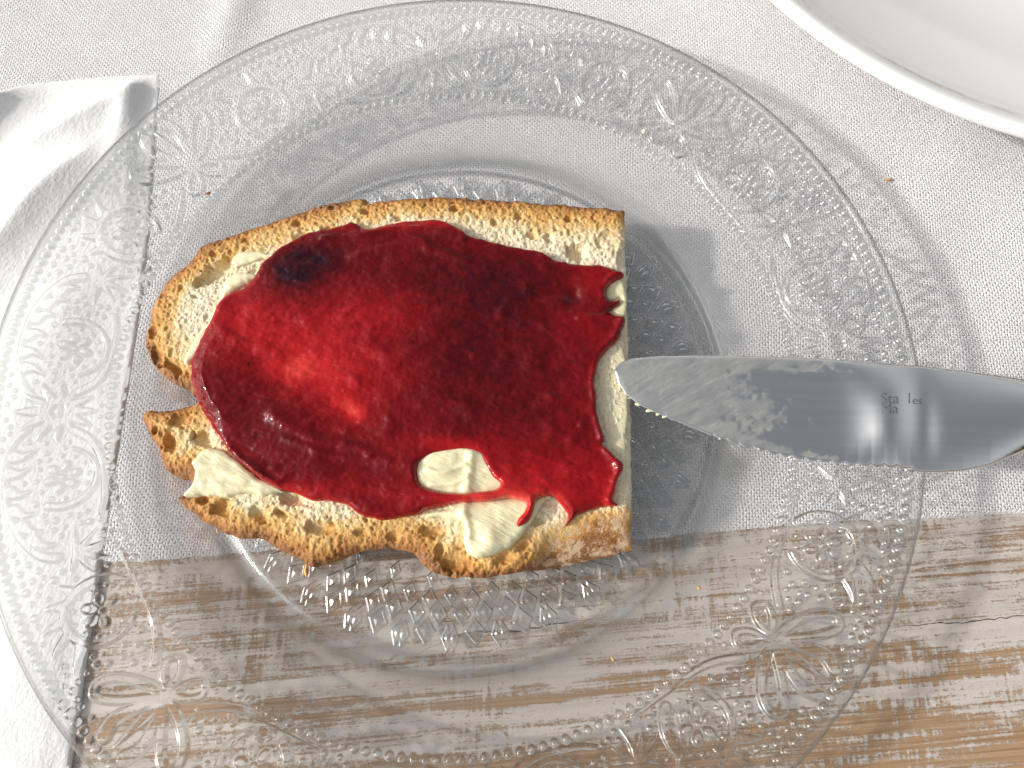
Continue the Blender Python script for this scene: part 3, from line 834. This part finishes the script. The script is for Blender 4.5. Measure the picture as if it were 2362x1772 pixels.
lump('butter_curl', [(479, 628), (489, 602), (512, 590), (545, 591), (557, 600), (542, 613), (517, 622), (497, 638), (480, 650)], .0, .0015, 'glossy curl of butter beside the big slot-shaped hole in the bread', .0017, 1)
lump('butter_streak', [(478, 640), (463, 668), (452, 690), (430, 718), (410, 752), (396, 778), (404, 787), (425, 768), (447, 732), (467, 692), (485, 655)], -.0001, .0009, 'thin butter streak along the rounded left end of the jam', .0009, 2)
lump('butter_smear', [(501, 556), (520, 543), (548, 541), (585, 546), (606, 538), (620, 535), (600, 552), (566, 558), (530, 570), (506, 578)], -.0002, .0008, 'flat butter smear near the upper left crust above the curl', .0008, 3)
lump('butter_ribbon', [(552, 602), (580, 577), (612, 551), (645, 528), (682, 506), (672, 498), (640, 514), (604, 541), (570, 566), (546, 592)], -.0002, .0007, 'pale ribbon of butter edging the dark end of the jam', .0007, 4)
lump('butter_patch', [(424, 986), (438, 972), (458, 966), (482, 972), (500, 984), (530, 1008), (565, 1034), (612, 1058), (590, 1066), (566, 1073), (540, 1066), (506, 1070), (490, 1077), (470, 1070), (440, 1072), (410, 1074), (394, 1070), (408, 1056), (420, 1034), (422, 1016), (414, 1002)], .0, .0012, 'broad butter patch with ragged edge bridging the notch in the lower crust', .0012, 5,
     ridges(ridge_px([(425, 1020), (470, 1010), (530, 1040)], .0009, .00035), ridge_px([(440, 1050), (500, 1050), (560, 1062)], .0008, .0003)))
lump('butter_blob', [(893, 1000), (930, 972), (1000, 966), (1060, 980), (1094, 1030), (1130, 1062), (1190, 1068), (1176, 1086), (1150, 1124), (1128, 1158), (1104, 1182), (1078, 1194), (1054, 1204), (1028, 1203), (1008, 1190), (998, 1168), (1003, 1140), (996, 1128), (970, 1124), (944, 1118), (918, 1120), (930, 1106), (966, 1098), (960, 1084), (910, 1066)], .0002, .0016, 'thick butter blob showing through the jam opening and bulging out below it', .0016, 6,
     ridges(ridge_px([(1018, 985), (1012, 1040), (1004, 1090), (1003, 1130), (1010, 1160)], .0012, .0007), ridge_px([(925, 1018), (960, 1022), (1005, 1005)], .0006, .0005), ridge_px([(930, 1050), (980, 1046), (1010, 1030)], .0005, .0004), ridge_px([(1060, 1160), (1050, 1185), (1020, 1190)], .002, .0008), ridge_px([(930, 1088), (1000, 1080), (1100, 1070), (1180, 1066)], .0014, -.0013)))
lump('butter_film', [(1296, 778), (1322, 760), (1346, 742), (1356, 800), (1357, 880), (1354, 950), (1348, 985), (1322, 970), (1304, 955), (1308, 940), (1298, 905), (1290, 860), (1288, 815)], -.0004, .0003, 'thin butter film between the jam and the cut edge beneath the knife tip', .0012, 7)
lump('butter_dab', [(1312, 612), (1340, 600), (1352, 620), (1353, 660), (1350, 682), (1328, 676), (1322, 664), (1340, 655), (1341, 642), (1324, 647), (1310, 640)], -.0002, .0006, 'small butter dab in the torn jam edge at the cut side', .0009, 8)

# ------------------------------------------------------------------ jam
def lobe(X, Y, px, py, rx, ry, an=0.0):
    c = P(px, py, ZT + .001); x, y = X - c[0], Y - c[1]; a = math.radians(an)
    u = (x * math.cos(a) + y * math.sin(a)) / (rx * PX); v = (-x * math.sin(a) + y * math.cos(a)) / (ry * PX)
    return np.exp(-(u * u + v * v))


def jam_tone(X, Y, S):
    w = .0012 * fbm(X, Y, 90, 91, 3); Xw, Yw = X + w, Y + .0012 * fbm(X, Y, 90, 95, 3)
    t = .20 + 0 * X
    t = t + .26 * lobe(Xw, Yw, 690, 770, 230, 95, -22) + .09 * lobe(Xw, Yw, 640, 800, 85, 45, -20) + .36 * lobe(Xw, Yw, 758, 888, 36, 22, -30) + .15 * lobe(Xw, Yw, 640, 805, 40, 24) + .06 * lobe(Xw, Yw, 700, 850, 130, 70, -30)
    t = t + .14 * lobe(Xw, Yw, 520, 690, 80, 80) + .18 * lobe(Xw, Yw, 830, 680, 120, 50) + .16 * lobe(Xw, Yw, 700, 1060, 130, 22)
    t = t - .27 * lobe(Xw, Yw, 650, 585, 88, 48, 25) - .135 * lobe(Xw, Yw, 1080, 640, 240, 120) - .10 * lobe(Xw, Yw, 1000, 850, 160, 120) - .03 * lobe(Xw, Yw, 600, 900, 120, 60, -35)
    t = t + .22 * lobe(Xw, Yw, 1150, 1030, 170, 50) + .20 * lobe(Xw, Yw, 960, 965, 110, 22) + .24 * lobe(Xw, Yw, 1040, 1075, 150, 22) + .18 * lobe(Xw, Yw, 1290, 600, 60, 40) + .10 * lobe(Xw, Yw, 1250, 700, 90, 60)
    t = t + .22 * lobe(Xw, Yw, 900, 490, 130, 16) + .16 * lobe(Xw, Yw, 1130, 1115, 35, 40) + .1 * lobe(Xw, Yw, 1310, 1060, 40, 60)
    t = t + .26 * np.exp(-S / .0009)
    return np.clip(t, 0, 1)


jr = ridges(ridge_px([(500, 975), (540, 1010), (600, 1050)], .0009, .0010),
            ridge_px([(1298, 780), (1283, 830), (1288, 890), (1300, 940), (1310, 975), (1335, 1010), (1325, 1060), (1315, 1085)], .0010, .0009),
            ridge_px([(1345, 690), (1330, 728), (1300, 762)], .0009, .0007), ridge_px([(1340, 592), (1315, 606), (1302, 640)], .0008, .0006),
            ridge_px([(1000, 505), (1100, 530), (1180, 550), (1220, 568)], .0009, .0006), ridge_px([(700, 520), (780, 515), (860, 500), (930, 505), (1000, 520)], .0009, .0007),
            ridge_px([(760, 560), (850, 540), (930, 545), (1010, 570)], .0010, .0004), ridge_px([(590, 900), (680, 950), (760, 965), (840, 1000)], .0013, .0005), ridge_px([(620, 950), (720, 985), (800, 990)], .0008, .0004),
            ridge_px([(1250, 690), (1300, 688), (1340, 690)], .0007, .0005), ridge_px([(470, 700), (520, 740), (600, 765)], .0014, .0004))
PITS = [(1240, 640, 16, 22, .0009), (1140, 633, 12, 20, -.0004), (890, 765, 25, 14, -.0006), (1232, 955, 10, 10, -.0004), (1255, 920, 8, 8, -.0004), (640, 590, 70, 40, -.0008), (690, 535, 50, 18, -.0006)]


LUMPS = []
for q in range(64):
    while True:
        a_, b_ = rng.uniform(430, 1335), rng.uniform(495, 1110)
        if seg_dist(np.array([P(a_, b_, ZT)[0]]), np.array([P(a_, b_, ZT)[1]]), jam_o)[1][0]: break
    big = rng.random() < .6
    LUMPS.append((a_, b_, rng.uniform(10, 26) if big else rng.uniform(3.5, 6), rng.uniform(.0002, .0005) if big else rng.uniform(.00008, .0002), rng.uniform(-60, 60)))


def jam_z(X, Y, S):
    e = np.clip(S / (.0015 + .0009 * np.clip(fbm(X, Y, 150, 85, 2) + .3, -.6, 2)), 0, 1); e = np.sqrt(np.clip(1 - (1 - e) ** 2, 0, 1))
    wl_e = np.clip(1.25 * lobe(X, Y, 435, 865, 75, 130, -25), 0, 1)             # the left end slopes evenly down to the bread
    e = e * (1 - wl_e) + wl_e * np.clip(S * (.58 + .12 * fbm(X, Y, 260, 86, 2)) / .0024 + .12 * (S > 0), 0, 1)
    z = bread_flat(X, Y) + (.0022 + .0012 * wl_e) * e * (1 + .22 * fbm(X, Y, 70, 81, 3)) - .0006 * (S <= 0) + jr(X, Y) * e
    z = z + e * (.00022 * fbm(X, Y, 240, 301, 3) + .00016 * fbm(.35 * X + .1 * Y, Y - .25 * X, 520, 311, 3) + .00007 * fbm(X, Y, 1100, 321, 2))
    for (px, py, rx, h_, an_) in LUMPS: z = z + h_ * e * lobe(X, Y, px, py, rx, rx * .6, an_)
    for (px, py, rx, ry, d) in PITS: z = z - d * lobe(X, Y, px, py, rx, ry)
    for (px, py) in ((650, 800), (760, 885)): z = z - .0006 * lobe(X, Y, px, py, 90, 60)
    # the narrow strip and the drip lie on the butter
    z = z + .0021 * lobe(X, Y, 1040, 1077, 130, 30) * (1 - .2 * lobe(X, Y, 1010, 1080, 20, 40)) + .0012 * lobe(X, Y, 1135, 1115, 40, 40)
    return z


jam = tag(sheet('jam_spread', jam_o, .00022, jam_z, JAM, skirt=lambda x, y: bread_flat(x, y) - .0022, hole=hole_o, attrs={'tone': jam_tone}),
          'glossy dark red berry jam spread over the buttered bread', 'jam')

# ------------------------------------------------------------------ knife
TE = np.array([(1328, 800), (1331, 792), (1340, 783), (1362, 774), (1420, 769), (1500, 768), (1600, 769), (1700, 772), (1800, 776), (1900, 783), (2000, 792), (2100, 803), (2212, 818), (2320, 836), (2420, 852)], float)
BEd = np.array([(1328, 801), (1331, 812), (1337, 828), (1352, 851), (1380, 874), (1420, 894), (1470, 914), (1540, 943), (1600, 963), (1680, 984), (1760, 997), (1850, 1005), (1950, 1012), (1985, 1019), (2030, 1021), (2080, 1018), (2140, 1005), (2212, 975), (2320, 928), (2420, 905)], float)


def kz(X):
    return .0203 + (X - 1328) / 900 * .0012


def face(X, t):
    """height of the blade's upper face above its mid plane"""
    b = 1 / (1 + np.exp(-(X - 1850) / 22))                     # thin ground blade -> thick forged body
    th = .0006 + .0022 * b + .0009 * np.clip((X - 1900) / 300, 0, 1)
    wav = .0013 * np.exp(-((X - 1920) / 42) ** 2) - .0012 * np.exp(-((X - 1992) / 34) ** 2)
    round_ = (1 - np.abs(2 * t - 1) ** (2.2 + 2 * (1 - b)))
    ground = (1 - .75 * t ** 2) * (1 - b)
    return th * (b * round_ + ground * (1 - np.exp(-t / .03))) + wav * (1 - np.abs(2 * t - 1) ** 2)


def blade_pt(X, Y, up=0.0):
    yt = np.interp(X, TE[:, 0], TE[:, 1]); yb = np.interp(X, BEd[:, 0], BEd[:, 1])
    t = np.clip((Y - yt) / np.maximum(yb - yt, 1e-6), 0, 1)
    return P(X, Y, kz(X) + face(X, t) + up)


knife = tag(empty('table_knife'), 'steel table knife smeared with butter, its tip resting on the bread', 'knife')
Xs = np.unique(np.r_[1328 + 30 * np.linspace(0, 1, 24) ** 2, np.linspace(1358, 2420, 560)]); ts = np.linspace(0, 1, 41)
yt = np.interp(Xs, TE[:, 0], TE[:, 1]); yb = np.interp(Xs, BEd[:, 0], BEd[:, 1])
ser = np.where((Xs > 1540) & (Xs < 1985), 1.0, 0) * 4.5 * (np.abs(((Xs - 1540) / 28.5) % 1.0 - .5) * 2) ** 2
XX = np.repeat(Xs[:, None], 41, 1); YY = yt[:, None] + (yb - yt)[:, None] * ts[None]
Vt = P(XX, YY - ser[:, None] * (ts[None] ** 8), kz(XX) + face(XX, ts[None] + 0 * XX))
low = P(XX, YY - ser[:, None] * (ts[None] ** 8), kz(XX) - .6 * face(XX, ts[None] + 0 * XX) - .00004)
n0, n1 = XX.shape; I = np.arange(n0 * n1).reshape(n0, n1)
F = np.stack([I[:-1, :-1], I[:-1, 1:], I[1:, 1:], I[1:, :-1]], -1).reshape(-1, 4)
rimi = np.r_[I[:, 0], I[-1, 1:], I[-2::-1, -1], I[0, -2:0:-1]]; r2 = np.roll(rimi, -1); N = n0 * n1
mesh_np('blade', np.r_[Vt.reshape(-1, 3), low.reshape(-1, 3)], np.r_[F, F[:, ::-1] + N, np.c_[rimi, r2, r2 + N, rimi + N]], STEEL, knife)
# handle, out of the picture to the right
a = .5 * (P(2400, 850, kz(2400)) + P(2400, 905, kz(2400))); d = a - .5 * (P(2100, 803, kz(2100)) + P(2100, 1018, kz(2100))); d[2] = 0; d /= np.linalg.norm(d); s = np.array([-d[1], d[0], 0])
V, F = [], []; prof = [(0, .0030, .0014), (.006, .0034, .0022), (.02, .0048, .0030), (.05, .0066, .0036), (.08, .0080, .0038), (.092, .0070, .0034), (.097, .0035, .002), (.098, .0003, .0003)]
for L, w, h in prof:
    for q in range(20):
        an = q / 20 * 2 * math.pi; V.append(a + d * L + s * w * math.cos(an) + np.array([0, 0, h * math.sin(an) + .0004]))
for k in range(len(prof) - 1):
    for q in range(20): F.append((k * 20 + q, k * 20 + (q + 1) % 20, (k + 1) * 20 + (q + 1) % 20, (k + 1) * 20 + q))
mesh_np('handle', np.array(V), np.array(F), STEEL, knife)
# butter film on the blade
Xf = np.linspace(1331, 1845, 300); tf = np.linspace(.015, .97, 70)
XX = np.repeat(Xf[:, None], 70, 1); yt = np.interp(XX, TE[:, 0], TE[:, 1]); yb = np.interp(XX, BEd[:, 0], BEd[:, 1]); T = tf[None] + 0 * XX; YY = yt + (yb - yt) * T
nz = fbm(XX * .001, YY * .001, 26, 61, 4); nz2 = fbm(XX * .001, YY * .001, 90, 66, 3)
lim = 1640 + 70 * nz + 95 * np.exp(-((T - .55) / .13) ** 2) + 190 * np.clip((T - .86) / .08, 0, 1) + 170 * np.clip((.17 - T) / .05, 0, 1)
cov = np.clip((lim - XX) / 60 + nz2 * 1.6, 0, 1) * np.clip(1.05 + .8 * nz, .45, 1)
thick = .00004 + .00016 * np.clip(.4 + nz + nz2 * .6, 0, 1.5) * (cov > .05)
Vf = P(XX, YY, kz(XX) + face(XX, T) + thick)
keep = cov > .02
I = np.arange(XX.size).reshape(XX.shape); F = np.stack([I[:-1, :-1], I[:-1, 1:], I[1:, 1:], I[1:, :-1]], -1)[keep[:-1, :-1] | keep[1:, 1:]]
mesh_np('butter_film', Vf.reshape(-1, 3), F.reshape(-1, 4), FILM, knife, attrs={'cover': cov.ravel()})


def blob_mesh(c, r, seed, sq=(1, 1, .7), nu=14, nv=9):
    u = np.arange(nu) / nu * 2 * math.pi; v = np.linspace(0.02, math.pi - .02, nv)
    U, Vv = np.meshgrid(u, v); rr_ = np.random.default_rng(seed); ph = rr_.uniform(0, 6, 6)
    k = 1 + .25 * np.sin(2 * U + ph[0]) * np.sin(Vv) + .2 * np.sin(3 * U + ph[1]) * np.sin(2 * Vv + ph[2]) + .12 * np.sin(5 * U + ph[3] + 3 * Vv)
    V = np.stack([c[0] + r * sq[0] * k * np.sin(Vv) * np.cos(U), c[1] + r * sq[1] * k * np.sin(Vv) * np.sin(U), c[2] + r * sq[2] * k * np.cos(Vv)], -1).reshape(-1, 3)
    I = np.arange(nu * nv).reshape(nv, nu); J = np.roll(I, -1, 1)
    return V, np.stack([I[:-1], I[1:], J[1:], J[:-1]], -1).reshape(-1, 4)


for k, (px, py, r) in enumerate([(1345, 852, 4), (1372, 876, 5), (1398, 890, 6), (1440, 902, 5), (1508, 926, 5), (1563, 949, 5.5), (1594, 959, 6), (1642, 972, 6.5), (1352, 862, 3), (1418, 897, 4), (1700, 988, 4)]):
    V, F = blob_mesh(P(px + rng.uniform(-8, 8), py - 2, kz(px)), r * PX * rng.uniform(.5, 1.1), k, (rng.uniform(.9, 1.5), .6, .4)); mesh_np('butter_speck', V, F, BUTTER, knife)
# worn stamp on the blade
LET = m_flat('worn_etching', (.36, .36, .36), .35, .9)
for txt, px, py, size in (('Sta', 1903, 871, 33), ('l', 1961, 871, 33), ('es', 1971, 873, 26), ('Ma', 1903, 893, 32)):
    cu = bpy.data.curves.new('lettering', 'FONT'); cu.body = txt; cu.size = 1.0
    to = bpy.data.objects.new('lettering', cu); COL.objects.link(to)
    bpy.context.view_layer.update()
    me = bpy.data.meshes.new_from_object(to.evaluated_get(bpy.context.evaluated_depsgraph_get())); bpy.data.objects.remove(to)
    co = np.zeros(len(me.vertices) * 3); me.vertices.foreach_get('co', co); co = co.reshape(-1, 3)
    w = blade_pt(px + co[:, 0] * size, py - co[:, 1] * size, .00005)
    me.vertices.foreach_set('co', w.ravel().astype(np.float32)); me.update(); me.materials.clear(); me.materials.append(LET)
    lo = bpy.data.objects.new('lettering', me); COL.objects.link(lo); lo.parent = knife

# ------------------------------------------------------------------ crumbs
CR = m_flat('bread_crumb_bit', (.66, .42, .16), .8)
CB = m_flat('butter_bit', (.82, .76, .5), .5)
crumbs = [(662, 1232, 'toasted crumb broken off below the lower crust', 9, CR, .0052, (.6, 1.2, .7)), (1391, 284, 'tiny pale crumb on the embossed rim of the glass plate', 5, CB, .0115, (1, 1, .6)),
          (470, 1148, 'tiny crumb on the glass beneath the lower left crust', 3.5, CR, .0048, (1, .8, .6)), (1510, 1270, 'tiny golden crumb on the glass beyond the cut corner', 4, CR, .0050, (1, .9, .6)),
          (1920, 388, 'small tan crumb on the cloth just outside the plate', 6, CR, .0017, (1.1, .7, .6)), (1324, 1424, 'tiny golden crumb on the glass over the brown paint line', 4, CR, .0048, (1, 1, .6)),
          (450, 418, 'reddish brown crumb on the inner edge of the embossed rim', 5, m_flat('dark_crumb', (.42, .17, .09), .8), .0108, (1.3, .7, .5))]
for k, (px, py, lab, r, m, z, sq) in enumerate(crumbs):
    V, F = blob_mesh(P(px, py, z + r * PX * .4), r * PX, 40 + k, sq)
    tag(mesh_np('crumb_bit', V, F, m), lab, 'crumb', 'loose crumbs')
